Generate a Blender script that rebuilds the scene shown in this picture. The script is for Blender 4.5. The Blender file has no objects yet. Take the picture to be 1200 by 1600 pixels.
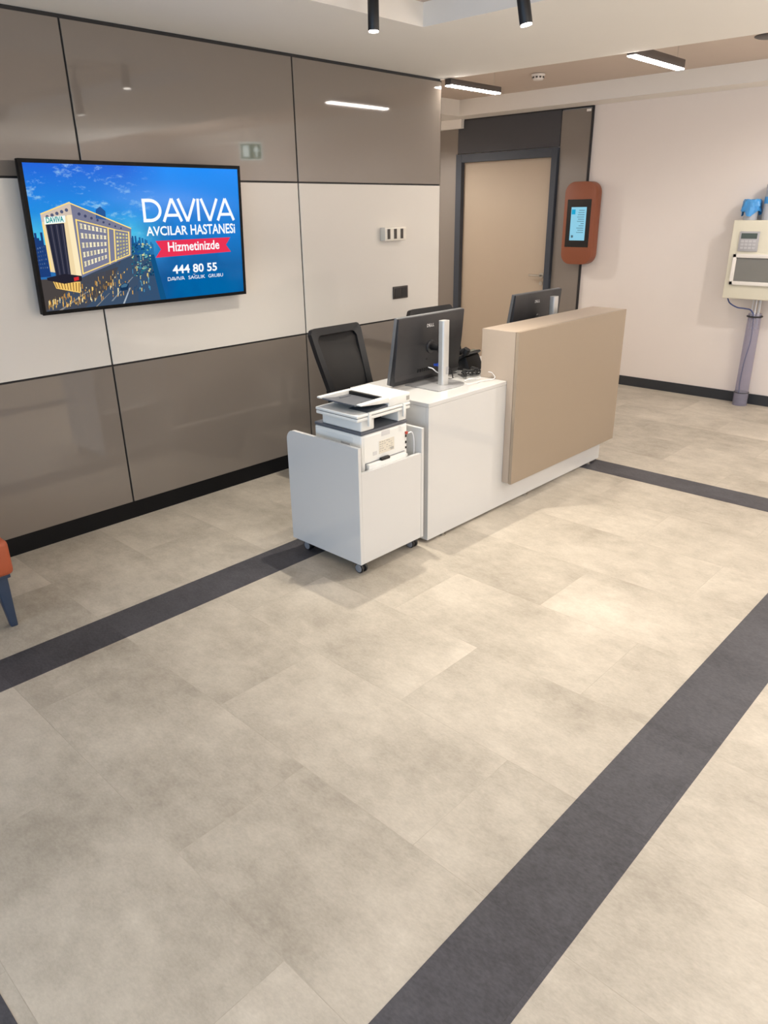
import bpy, bmesh, math, random
from mathutils import Vector, Matrix
random.seed(7)
S = bpy.context.scene
COL = S.collection
PI = math.pi

# ------------------------------------------------------------------ camera, world, exposure
F_PX, YAW, PITCH, ROLL, EYE = 1140.0233, 0.7625, 0.3932, -0.0150, 1.60
def make_camera():
    cy, sy, cp, sp = math.cos(YAW), math.sin(YAW), math.cos(PITCH), math.sin(PITCH)
    fw = Vector((cy*cp, sy*cp, -sp)); rt = Vector((sy, -cy, 0)); up = rt.cross(fw)
    r = rt*math.cos(ROLL)+up*math.sin(ROLL); u = -rt*math.sin(ROLL)+up*math.cos(ROLL)
    cd = bpy.data.cameras.new('camera'); cam = bpy.data.objects.new('camera', cd); COL.objects.link(cam)
    M = Matrix((r, u, -fw)).transposed().to_4x4(); M.translation = (0, 0, EYE)
    cam.matrix_world = M
    cd.sensor_fit = 'VERTICAL'; cd.sensor_height = 36; cd.sensor_width = 27
    cd.lens = F_PX*36/1600; cd.clip_start = 0.02
    S.camera = cam
make_camera()
S.view_settings.view_transform = 'Standard'; S.view_settings.look = 'None'
S.view_settings.gamma = 1; S.view_settings.use_curve_mapping = False
S.view_settings.exposure = -0.07
w = bpy.data.worlds.new('world'); S.world = w; w.use_nodes = True
w.node_tree.nodes['Background'].inputs[0].default_value = (0.75, 0.88, 1.0, 1)
w.node_tree.nodes['Background'].inputs[1].default_value = 1.0

def area_lamp(name, loc, rot, sx, sy, power, col):
    l = bpy.data.lights.new(name, 'AREA'); l.shape = 'RECTANGLE'; l.size = sx; l.size_y = sy
    l.energy = power; l.color = col
    o = bpy.data.objects.new(name, l); COL.objects.link(o); o.location = loc; o.rotation_euler = rot
    return o
# daylight entering through the glazed entrance front, x = -3
area_lamp('daylight', (-2.95, 0.2, 1.25), (0, -PI/2, 0), 2.2, 5.6, 95, (0.46, 0.69, 1.0))
# unseen fill lamps, added: a panel lamp, and uplights that brighten the ceiling
area_lamp('fill_panel_lamp', (0.6, -1.4, 2.40), (0, 0, 0), 1.2, 0.6, 18, (1.0, 0.97, 0.94))
area_lamp('fill_uplight_lobby', (1.2, -1.9, 1.2), (PI, 0, 0), 3.0, 0.6, 112, (1.0, 0.97, 0.94))
area_lamp('fill_uplight_corridor', (5.3, -1.5, 1.2), (PI, 0, 0), 1.2, 1.6, 100, (1.0, 0.97, 0.94))

# ------------------------------------------------------------------ materials
def lin(c):
    r = []
    for v in c[:3]:
        v /= 255.0
        r.append(v/12.92 if v <= 0.04045 else ((v+0.055)/1.055)**2.4)
    return (r[0], r[1], r[2], 1)
def mat(name, c, rough=0.4, metal=0.0, var=0.04, scale=6.0, bump=0.0, bscale=200.0, spec=0.5, coat=0.0, emit=0.0):
    m = bpy.data.materials.new(name); m.use_nodes = True
    nt = m.node_tree; N = nt.nodes; L = nt.links; b = N['Principled BSDF']
    base = lin(c)
    tc = N.new('ShaderNodeTexCoord'); no = N.new('ShaderNodeTexNoise'); no.inputs['Scale'].default_value = scale
    no.inputs['Detail'].default_value = 4
    L.new(tc.outputs['Object'], no.inputs['Vector'])
    mx = N.new('ShaderNodeMix'); mx.data_type = 'RGBA'
    mx.inputs[6].default_value = tuple(max(0, v*(1-var)) for v in base[:3])+(1,)
    mx.inputs[7].default_value = tuple(min(1, v*(1+var)) for v in base[:3])+(1,)
    L.new(no.outputs['Fac'], mx.inputs[0]); L.new(mx.outputs[2], b.inputs['Base Color'])
    b.inputs['Roughness'].default_value = rough; b.inputs['Metallic'].default_value = metal
    b.inputs['Specular IOR Level'].default_value = spec; b.inputs['Coat Weight'].default_value = coat
    b.inputs['Coat Roughness'].default_value = 0.03
    if bump:
        n2 = N.new('ShaderNodeTexNoise'); n2.inputs['Scale'].default_value = bscale
        L.new(tc.outputs['Object'], n2.inputs['Vector'])
        bp = N.new('ShaderNodeBump'); bp.inputs['Strength'].default_value = bump; bp.inputs['Distance'].default_value = 0.002
        L.new(n2.outputs['Fac'], bp.inputs['Height']); L.new(bp.outputs['Normal'], b.inputs['Normal'])
    if emit:
        b.inputs['Emission Color'].default_value = base; b.inputs['Emission Strength'].default_value = emit
    return m
def floor_mat(name, dark, light, tile=True, fine=0.5):
    m = bpy.data.materials.new(name); m.use_nodes = True
    nt = m.node_tree; N = nt.nodes; L = nt.links; b = N['Principled BSDF']
    g = N.new('ShaderNodeNewGeometry'); sp = N.new('ShaderNodeSeparateXYZ'); L.new(g.outputs['Position'], sp.inputs[0])
    def math_(op, a, bb=None):
        n = N.new('ShaderNodeMath'); n.operation = op
        for i, v in enumerate((a, bb)):
            if v is None: continue
            if isinstance(v, (int, float)): n.inputs[i].default_value = v
            else: L.new(v, n.inputs[i])
        return n.outputs[0]
    u = math_('SUBTRACT', sp.outputs['Y'], 0.53-9.0); v = math_('SUBTRACT', sp.outputs['X'], 0.22-9.0)
    cb = N.new('ShaderNodeCombineXYZ'); L.new(u, cb.inputs[0]); L.new(v, cb.inputs[1])
    br = N.new('ShaderNodeTexBrick'); L.new(cb.outputs[0], br.inputs['Vector'])
    br.offset = 0.5; br.offset_frequency = 2
    br.inputs['Color1'].default_value = (0, 0, 0, 1); br.inputs['Color2'].default_value = (1, 1, 1, 1)
    br.inputs['Mortar'].default_value = (0.5, 0.5, 0.5, 1)
    br.inputs['Scale'].default_value = 1; br.inputs['Mortar Size'].default_value = 0.0009; br.inputs['Mortar Smooth'].default_value = 0.0
    br.inputs['Brick Width'].default_value = 0.9; br.inputs['Row Height'].default_value = 0.45
    rnd = N.new('ShaderNodeSeparateColor'); L.new(br.outputs['Color'], rnd.inputs[0])
    wv = math_('MULTIPLY', rnd.outputs[0], 37.0)
    def noise(sc, det, w_, stretch=None, rough=0.6):
        n = N.new('ShaderNodeTexNoise'); n.noise_dimensions = '4D'
        n.inputs['Scale'].default_value = sc; n.inputs['Detail'].default_value = det; n.inputs['Roughness'].default_value = rough
        L.new(w_, n.inputs['W'])
        mp = N.new('ShaderNodeMapping'); mp.inputs['Scale'].default_value = stretch or (1, 1, 1)
        L.new(g.outputs['Position'], mp.inputs['Vector']); L.new(mp.outputs[0], n.inputs['Vector'])
        return n.outputs['Fac']
    big = noise(1.9, 6, wv, None, 0.65)
    strk = noise(16, 8, wv, (1.0, 0.55, 1), 0.75)
    spk = noise(150, 3, wv, (1, 0.5, 1))
    f = math_('ADD', math_('MULTIPLY', math_('SUBTRACT', big, 0.5), 1.7), math_('MULTIPLY', math_('SUBTRACT', strk, 0.5), 0.95))
    f = math_('ADD', f, math_('MULTIPLY', math_('SUBTRACT', spk, 0.5), fine))
    f = math_('ADD', f, math_('MULTIPLY', math_('SUBTRACT', rnd.outputs[0], 0.5), 0.22))
    f = math_('ADD', f, 0.5)
    cl = N.new('ShaderNodeClamp'); L.new(f, cl.inputs[0])
    mx = N.new('ShaderNodeMix'); mx.data_type = 'RGBA'
    mx.inputs[6].default_value = lin(dark); mx.inputs[7].default_value = lin(light)
    L.new(cl.outputs[0], mx.inputs[0])
    m2 = N.new('ShaderNodeMix'); m2.data_type = 'RGBA'; m2.blend_type = 'MULTIPLY'
    L.new(mx.outputs[2], m2.inputs[6]); m2.inputs[7].default_value = (0.82, 0.80, 0.78, 1)
    L.new(math_('MULTIPLY', br.outputs['Fac'], 0.55 if tile else 0.0), m2.inputs[0])
    L.new(m2.outputs[2], b.inputs['Base Color'])
    b.inputs['Roughness'].default_value = 0.5; b.inputs['Specular IOR Level'].default_value = 0.35
    bp = N.new('ShaderNodeBump'); bp.inputs['Strength'].default_value = 0.12; bp.inputs['Distance'].default_value = 0.001
    L.new(strk, bp.inputs['Height']); L.new(bp.outputs['Normal'], b.inputs['Normal'])
    return m
def emit_mat(name, c, strength):
    m = bpy.data.materials.new(name); m.use_nodes = True
    nt = m.node_tree; nt.nodes.clear()
    e = nt.nodes.new('ShaderNodeEmission'); o = nt.nodes.new('ShaderNodeOutputMaterial')
    e.inputs[0].default_value = lin(c); e.inputs[1].default_value = strength
    nt.links.new(e.outputs[0], o.inputs[0]); return m
def see_through(name, c, alpha, rough=0.08, ior=False):
    m = mat(name, c, rough); nt = m.node_tree; b = nt.nodes['Principled BSDF']
    t = nt.nodes.new('ShaderNodeBsdfTransparent'); mx = nt.nodes.new('ShaderNodeMixShader'); o = nt.nodes['Material Output']
    t.inputs[0].default_value = (0.90, 0.89, 0.94, 1) if ior else (1, 1, 1, 1)
    mx.inputs[0].default_value = alpha
    nt.links.new(t.outputs[0], mx.inputs[1]); nt.links.new(b.outputs[0], mx.inputs[2]); nt.links.new(mx.outputs[0], o.inputs[0])
    return m
def attr_emit(name, strength):
    m = bpy.data.materials.new(name); m.use_nodes = True; nt = m.node_tree; nt.nodes.clear()
    a = nt.nodes.new('ShaderNodeAttribute'); a.attribute_name = 'tone'
    e = nt.nodes.new('ShaderNodeEmission'); o = nt.nodes.new('ShaderNodeOutputMaterial'); e.inputs[1].default_value = strength
    nt.links.new(a.outputs['Color'], e.inputs[0]); nt.links.new(e.outputs[0], o.inputs[0]); return m

M = dict(
    floor=floor_mat('beige_stone_vinyl', (144, 136, 123), (204, 195, 181)),
    strip=floor_mat('charcoal_stone_vinyl', (52, 51, 55), (86, 85, 90), fine=1.2),
    taupe=mat('taupe_gloss_panel', (128, 119, 110), 0.04, var=0.01, spec=0.8),
    whitepanel=mat('white_gloss_panel', (222, 217, 209), 0.05, var=0.01),
    core=mat('black_joint', (20, 20, 24), 0.5),
    blackbase=mat('black_plinth', (18, 18, 20), 0.5, spec=0.2),
    greybase=mat('charcoal_skirting', (44, 46, 50), 0.5),
    ceil=mat('ceiling_paint', (238, 234, 227), 0.9, var=0.01, spec=0.2),
    taupeceil=mat('taupe_ceiling_paint', (202, 187, 174), 0.9, var=0.015, spec=0.2),
    wall=mat('cream_wall_paint', (229, 219, 211), 0.85, var=0.015, bump=0.05, spec=0.2),
    trimwhite=mat('white_beam_paint', (232, 226, 218), 0.85, var=0.01, spec=0.2),
    darkpanel=mat('graphite_panel', (62, 62, 67), 0.38),
    darkframe=mat('graphite_frame', (56, 62, 72), 0.4),
    door=mat('tan_laminate', (184, 166, 145), 0.5, var=0.02),
    steel=mat('brushed_steel', (190, 186, 178), 0.28, 1.0),
    white=mat('white_gloss_laminate', (205, 205, 204), 0.05, var=0.008, spec=0.8),
    whiteedge=mat('white_edge_band', (245, 245, 243), 0.25, var=0.005),
    beige=mat('beige_laminate_shaded', (151, 136, 118), 0.42, var=0.012),  # counter front: colour darkened because this face gets less light
    beige_lit=mat('beige_laminate_lit', (173, 158, 143), 0.42, var=0.012),  # same laminate in a lighter tone for the better-lit top and side
    printer=mat('off_white_plastic', (226, 227, 224), 0.45, var=0.012),
    printdark=mat('slate_plastic', (86, 90, 98), 0.5),
    printblack=mat('black_plastic', (22, 22, 24), 0.45),
    monitor=mat('monitor_black', (38, 38, 41), 0.42),
    monedge=mat('monitor_edge', (104, 106, 108), 0.4),
    screen=mat('screen_glass', (12, 12, 14), 0.1),
    silver=mat('silver_paint', (205, 206, 205), 0.32, 0.55),
    silverplate=mat('silver_plate', (172, 173, 176), 0.35, 0.4),
    logo=mat('logo_silver', (215, 215, 215), 0.4),
    chair=mat('chair_black', (17, 17, 20), 0.5),
    mesh=see_through('chair_mesh', (26, 24, 24), 0.97, 0.7),
    fabric=mat('seat_fabric', (32, 31, 34), 0.9, bump=0.3),
    rust=mat('rust_leatherette', (168, 82, 50), 0.5, var=0.05, bump=0.1),
    navy=mat('navy_leg', (46, 60, 82), 0.4),
    kiosk=mat('rust_powder_coat', (138, 77, 50), 0.5, var=0.02),
    cream=mat('cream_enamel', (224, 218, 198), 0.4, var=0.01),
    greyglass=mat('grey_window', (128, 126, 120), 0.25),
    keypad=mat('grey_keypad', (176, 174, 176), 0.5),
    buttongrey=mat('button_grey', (196, 194, 195), 0.5),
    stickergrey=mat('sticker_grey', (204, 204, 205), 0.5),
    lcd=mat('lcd_green_grey', (82, 92, 86), 0.25),
    tube=see_through('clear_acrylic', (178, 176, 188), 0.24, 0.05, True),
    bluecable=mat('blue_cable', (58, 72, 120), 0.5),
    whitecable=mat('white_cable', (220, 220, 222), 0.5),
    blackcable=mat('black_cable', (22, 22, 24), 0.5),
    bluewrap=mat('blue_plastic_wrap', (70, 150, 214), 0.35, var=0.12, scale=40, bump=0.6, bscale=60),
    pipe=mat('grey_pipe', (176, 178, 184), 0.45),
    caster=mat('grey_caster_wheel', (130, 132, 138), 0.5),
    bezel=mat('tv_bezel', (5, 5, 7), 0.5, spec=0.2),
    fixture=mat('black_fixture', (16, 17, 20), 0.4),
    fixture_grey=mat('graphite_fixture', (70, 62, 58), 0.45),
    lens=emit_mat('spot_lens', (255, 246, 235), 12.0),
    tubeglow=emit_mat('linear_diffuser', (255, 246, 236), 80.0),
    labelbeige=mat('rating_label', (216, 210, 196), 0.6),
    labelgrey=mat('label_grey', (168, 166, 160), 0.6),
    detector=mat('detector_white', (222, 214, 206), 0.5),
    socketdark=mat('socket_dark', (58, 52, 48), 0.4),
    socketwhite=mat('socket_white', (232, 226, 214), 0.4),
    kioskscreen=emit_mat('kiosk_display', (150, 214, 238), 0.95),
    kioskcyan=emit_mat('kiosk_cyan', (40, 176, 220), 0.9),
    kioskline=mat('kiosk_line', (70, 110, 130), 0.5),
    signwhite=emit_mat('exit_sign_face', (215, 232, 226), 6.0),
    signgreen=emit_mat('exit_sign_green', (60, 130, 105), 3.0),
    redplug=mat('red_plug', (190, 70, 50), 0.5),
    blueplug=mat('blue_plug', (30, 80, 200), 0.4),
)

# ------------------------------------------------------------------ mesh helpers
class MB:
    def __init__(s): s.bm = bmesh.new()
    def _merge(s, t):
        me = bpy.data.meshes.new('tmp'); t.to_mesh(me); t.free(); s.bm.from_mesh(me); bpy.data.meshes.remove(me)
    def box(s, lo, hi, bev=0.0, seg=2, mtx=None):
        t = bmesh.new(); bmesh.ops.create_cube(t, size=1)
        sz = [hi[i]-lo[i] for i in range(3)]; c = [(hi[i]+lo[i])/2 for i in range(3)]
        for v in t.verts: v.co = Vector((v.co.x*sz[0]+c[0], v.co.y*sz[1]+c[1], v.co.z*sz[2]+c[2]))
        if bev: bmesh.ops.bevel(t, geom=t.edges[:], offset=min(bev, min(sz)*0.45), segments=seg, profile=0.5, affect='EDGES')
        if mtx: bmesh.ops.transform(t, matrix=mtx, verts=t.verts)
        s._merge(t); return s
    def prism(s, pts, d, bev=0.0, seg=2, mtx=None):
        """extrude the closed 3-D polygon pts along vector d"""
        t = bmesh.new(); d = Vector(d)
        a = [t.verts.new(p) for p in pts]; b = [t.verts.new(Vector(p)+d) for p in pts]
        n = len(a); t.faces.new(a); t.faces.new(b[::-1])
        for i in range(n): t.faces.new((a[i], b[i], b[(i+1) % n], a[(i+1) % n]))
        bmesh.ops.recalc_face_normals(t, faces=t.faces)
        if bev: bmesh.ops.bevel(t, geom=t.edges[:], offset=bev, segments=seg, profile=0.5, affect='EDGES')
        if mtx: bmesh.ops.transform(t, matrix=mtx, verts=t.verts)
        s._merge(t); return s
    def cyl(s, p0, p1, r0, r1=None, seg=24, bev=0.0):
        p0 = Vector(p0); p1 = Vector(p1); r1 = r0 if r1 is None else r1
        t = bmesh.new(); bmesh.ops.create_cone(t, cap_ends=True, segments=seg, radius1=r0, radius2=r1, depth=(p1-p0).length)
        if bev:
            e = [e for e in t.edges if len(e.link_faces) == 2 and any(len(f.verts) > 4 for f in e.link_faces)]
            bmesh.ops.bevel(t, geom=e, offset=bev, segments=2, profile=0.5, affect='EDGES')
        q = Vector((0, 0, 1)).rotation_difference(p1-p0).to_matrix().to_4x4(); q.translation = (p0+p1)/2
        bmesh.ops.transform(t, matrix=q, verts=t.verts); s._merge(t); return s
    def tube(s, pts, r, seg=8):
        P = [Vector(p) for p in pts]
        t = bmesh.new(); rings = []; n0 = None
        for i, p in enumerate(P):
            d = (P[min(i+1, len(P)-1)]-P[max(i-1, 0)]).normalized()
            if n0 is None: n0 = d.orthogonal().normalized()
            n0 = (n0-d*n0.dot(d)).normalized(); b = d.cross(n0)
            rings.append([t.verts.new(p+(n0*math.cos(2*PI*k/seg)+b*math.sin(2*PI*k/seg))*r) for k in range(seg)])
        for a, b in zip(rings, rings[1:]):
            for k in range(seg): t.faces.new((a[k], a[(k+1) % seg], b[(k+1) % seg], b[k]))
        t.faces.new(rings[0][::-1]); t.faces.new(rings[-1]); s._merge(t); return s
    def lathe(s, prof, seg=32, c=(0, 0, 0)):
        t = bmesh.new(); rings = []
        for r, z in prof:
            rings.append([t.verts.new((c[0]+r*math.cos(2*PI*k/seg), c[1]+r*math.sin(2*PI*k/seg), c[2]+z)) for k in range(seg)])
        for a, b in zip(rings, rings[1:]):
            for k in range(seg): t.faces.new((a[k], a[(k+1) % seg], b[(k+1) % seg], b[k]))
        t.faces.new(rings[0][::-1]); t.faces.new(rings[-1]); bmesh.ops.recalc_face_normals(t, faces=t.faces)
        s._merge(t); return s
    def quad(s, *pts):
        s.bm.faces.new([s.bm.verts.new(p) for p in pts]); return s
    def build(s, name, m, parent=None, smooth=True, loc=None):
        bmesh.ops.remove_doubles(s.bm, verts=s.bm.verts, dist=1e-6)
        me = bpy.data.meshes.new(name); s.bm.to_mesh(me); s.bm.free()
        o = bpy.data.objects.new(name, me); COL.objects.link(o); me.materials.append(M[m] if isinstance(m, str) else m)
        if smooth: me.polygons.foreach_set('use_smooth', [True]*len(me.polygons)); me.set_sharp_from_angle(angle=math.radians(32))
        if parent: o.parent = parent
        if loc: o.location = loc
        return o
def bez(p, n=10):
    """Catmull-Rom through the points"""
    P = [Vector(q) for q in p]; P = [2*P[0]-P[1]]+P+[2*P[-1]-P[-2]]; out = []
    for i in range(1, len(P)-2):
        for k in range(n):
            t = k/n; a, b, c, d = P[i-1], P[i], P[i+1], P[i+2]
            out.append(0.5*((2*b)+(c-a)*t+(2*a-5*b+4*c-d)*t*t+(3*b-a-3*c+d)*t**3))
    out.append(P[-2]); return out
def tag(o, label=None, cat=None, group=None, kind=None):
    if label: o['label'] = label
    if cat: o['category'] = cat
    if group: o['group'] = group
    if kind: o['kind'] = kind
    return o
def thing(name, label, cat, loc=(0, 0, 0), rz=0.0, group=None):
    o = bpy.data.objects.new(name, None); COL.objects.link(o); o.location = loc; o.rotation_euler = (0, 0, rz)
    o.empty_display_size = 0.05
    return tag(o, label, cat, group)
def struct(o, label=None, cat=None): return tag(o, label, cat, None, 'structure')
def copy_tree(o, parent=None):
    c = o.copy(); COL.objects.link(c); c.parent = parent
    for ch in list(o.children): copy_tree(ch, c)
    return c
def text_mesh(txt, x0, y0, x1, y1, bold=0.0):
    """2-D lettering fitted into a rectangle; returns (verts, faces)"""
    cu = bpy.data.curves.new('lettering', 'FONT'); cu.body = txt; cu.offset = bold; cu.resolution_u = 3
    o = bpy.data.objects.new('lettering', cu); COL.objects.link(o)
    bpy.context.view_layer.update()
    me = bpy.data.meshes.new_from_object(o.evaluated_get(bpy.context.evaluated_depsgraph_get()))
    vs = [v.co.copy() for v in me.vertices]; fs = [tuple(p.vertices) for p in me.polygons]
    bpy.data.objects.remove(o); bpy.data.curves.remove(cu); bpy.data.meshes.remove(me)
    ax, bx = min(v.x for v in vs), max(v.x for v in vs); ay, by = min(v.y for v in vs), max(v.y for v in vs)
    return [(x0+(v.x-ax)/(bx-ax)*(x1-x0), y0+(v.y-ay)/(by-ay)*(y1-y0)) for v in vs], fs

# ------------------------------------------------------------------ the setting
YW, XE, XB = 3.67, 4.48, 6.667            # left wall plane, its free end, back wall plane
ZC, ZT = 2.4225, 2.57                     # near ceiling, raised taupe ceiling
struct(MB().box((-3.2, -3.2, -0.1), (7.0, 6.6, 0.0)).build('floor', 'floor', smooth=False), 'beige stone-look vinyl floor in large tiles', 'floor')
def strip(n, lo, hi, label):
    struct(MB().box((lo[0], lo[1], -0.01), (hi[0], hi[1], 0.0012)).build('trim_%d' % n, 'strip', smooth=False), label, 'floor strip')
strip(1, (-3, 2.535), (4.433, 2.751), 'charcoal floor strip running under the printer trolley along the wall')
strip(2, (-3, 0.517), (4.216, 0.738), 'charcoal floor strip in the right foreground')
strip(3, (4.216, -3), (4.433, 2.535), 'charcoal floor strip crossing beyond the reception counter')
strip(4, (-0.03, 0.738), (0.19, 2.535), 'charcoal floor strip at the bottom left corner')

wl = struct(MB().box((-3.2, YW+0.008, 0.0), (XE-0.004, YW+0.16, ZC)).build('wall_left', 'core', smooth=False), 'wall clad in glossy taupe panels with a white band', 'wall')
g = 0.005
xs = [XE-1.3404*k for k in range(0, 6)]
for k in range(5):
    x1, x0 = xs[k]-(g if k else 0), xs[k+1]+g
    for z0, z1, m, nm in ((0.0962, 0.8625-g, 'taupe', 'panel'), (0.8625+g, 1.7562-g, 'whitepanel', 'panel'), (1.7562+g, ZC-0.018, 'taupe', 'panel')):
        p = MB().box((x0, YW, z0), (x1, YW+0.0075, z1), 0.0008, 1).build(nm, m, wl, smooth=False)
        p['label'] = ('white' if m == 'whitepanel' else 'taupe')+' glossy wall panel'
MB().box((XE-0.004, YW, 0.0962), (XE, YW+0.16, ZC-0.01)).build('end_panel', 'taupe', wl, smooth=False)
struct(MB().box((-3, YW+0.001, 0), (XE, YW+0.009, 0.0955)).build('baseboard_left', 'blackbase', smooth=False), 'black skirting under the glossy wall panels', 'skirting')
# back wall
struct(MB().box((XB, -3.2, 0), (XB+0.2, 6.6, 2.8)).build('wall_back', 'wall', smooth=False), 'cream painted wall behind the counter', 'wall')
struct(MB().box((XB-0.012, -3, 0), (XB, 3.69, 0.088), 0.002, 1).build('baseboard_back', 'greybase', smooth=False), 'charcoal skirting along the cream wall', 'skirting')
struct(MB().box((-3, -3.2, 0), (XB, -3.0, 2.8)).build('wall_right', 'wall', smooth=False), 'cream wall out of view to the right', 'wall')
struct(MB().box((4.3, 6.3, 0), (XB, 6.5, 2.8)).build('wall_recess', 'wall', smooth=False), 'cream end wall of the recess beside the door', 'wall')
struct(MB().box((4.3, YW+0.16, 0), (4.40, 6.3, 2.8)).build('wall_partition', 'wall', smooth=False), 'side wall of the recess', 'wall')
# glazed entrance front behind the photographer
fw_ = MB().box((-3.2, -3.2, 2.36), (-3.0, 3.85, 2.8)).box((-3.2, -3.2, 0), (-3.0, -2.7, 2.36)).box((-3.2, 3.2, 0), (-3.0, 3.85, 2.36))
struct(fw_.build('wall_front', 'wall', smooth=False), 'entrance wall around the glazed front', 'wall')
wn = MB()
for y in (-2.7, -1.23, 0.24, 1.71, 3.15): wn.box((-3.14, y, 0), (-3.06, y+0.05, 2.36))
wn.box((-3.14, -2.7, 2.30), (-3.06, 3.2, 2.36)).box((-3.14, -2.7, 0), (-3.06, 3.2, 0.06))
struct(wn.build('window_1', 'darkframe', smooth=False), 'dark framed glazed entrance front', 'window')
# ceilings: flat near ceiling with a shallow tray, raised taupe strip beyond
TX0, TX1, TY0, TY1 = 0.2, 3.205, -0.6, 2.747
cb = MB()
def slab(*p): cb.prism([(x, y, ZC) for x, y in p], (0, 0, ZT+0.12-ZC))
slab((-3.2, TY1), (4.575, TY1), (4.50, YW+0.16), (-3.2, YW+0.16))
slab((-3.2, -3.2), (4.85, -3.2), (4.745, TY0), (-3.2, TY0))
slab((-3.2, TY0), (TX0, TY0), (TX0, TY1), (-3.2, TY1))
slab((TX1+0.03, TY0), (4.745, TY0), (4.575, TY1), (TX1, TY1))
struct(cb.build('ceiling', 'ceil', smooth=False), 'off-white dropped ceiling with a shallow tray', 'ceiling')
struct(MB().box((TX0-0.05, TY0-0.05, 2.525), (TX1+0.08, TY1+0.05, 2.60)).build('ceiling_tray', 'taupeceil', smooth=False), 'taupe painted top of the ceiling tray', 'ceiling')
struct(MB().box((4.30, -3.2, ZT), (XB+0.2, 6.5, ZT+0.1)).build('ceiling_back', 'taupeceil', smooth=False), 'taupe raised ceiling strip before the back wall', 'ceiling')
BX = 6.385
bm_ = MB().box((BX, -3.0, 2.43), (XB, 6.3, ZT)).box((4.40, 5.0, 2.43), (BX, 6.3, ZT))
struct(bm_.build('trim_5', 'trimwhite', smooth=False), 'white ceiling beam turning the corner above the door', 'ceiling beam')
struct(MB().box((6.59, 5.135, 2.348), (XB, 6.3, 2.43)).build('trim_6', 'trimwhite', smooth=False), 'short white lower beam left of the dark door panel', 'ceiling beam')
# door wall
DL, DR = 5.205, 4.012
dr = struct(MB().box((XB-0.03, DR, 2.118), (XB-0.001, DL, 2.418), 0.001, 1).build('door_1', 'darkpanel', smooth=False), 'tan door in a graphite frame with dark panel above', 'door')
fr = MB()
fr.box((XB-0.06, DL-0.072, 0), (XB-0.001, DL, 2.110), 0.002, 1).box((XB-0.06, DR, 0), (XB-0.001, DR+0.06, 2.110), 0.002, 1)
fr.box((XB-0.06, DR+0.06, 2.032), (XB-0.001, DL-0.072, 2.110), 0.002, 1)
fr.build('door_frame', 'darkframe', dr, smooth=False)
MB().box((XB-0.008, DR+0.06, 0.008), (XB-0.001, DL-0.072, 2.032), 0.001, 1).build('door_leaf', 'door', dr, smooth=False)
HY, HZ = DR+0.115, 0.965
hd = MB().cyl((XB-0.008, HY, HZ), (XB-0.016, HY, HZ), 0.026, seg=20).cyl((XB-0.016, HY, HZ), (XB-0.055, HY, HZ), 0.009, seg=12)
hd.tube(bez([(XB-0.055, HY-0.007, HZ), (XB-0.060, HY+0.025, HZ+0.001), (XB-0.058, HY+0.115, HZ+0.002)], 6), 0.0095, 10)
hd.cyl((XB-0.008, HY, HZ-0.075), (XB-0.014, HY, HZ-0.075), 0.02, seg=16)
hd.build('door_handle', 'steel', dr)
pw = struct(MB().box((XB-0.022, 3.708, 0.0), (XB-0.001, DR-0.004, 2.412), 0.001, 1).build('wall_door_panel', 'taupe', smooth=False), 'narrow glossy taupe panel right of the door', 'wall panel')
MB().box((XB-0.026, 3.693, 0), (XB-0.001, 3.7055, 2.43)).box((XB-0.026, 3.7055, 2.419), (XB-0.001, DL, 2.43)).build('edge_trim', 'core', pw, smooth=False)
MB().box((XB-0.024, 3.715, 2.385), (XB-0.0215, 3.76, 2.405)).build('corner_sticker', 'trimwhite', pw, smooth=False)
struct(MB().box((XB-0.022, DL+0.006, 0.0), (XB-0.001, 6.3, 2.347), 0.001, 1).build('wall_recess_panel', 'taupe', smooth=False), 'glossy taupe wall panel left of the door', 'wall panel')

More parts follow.
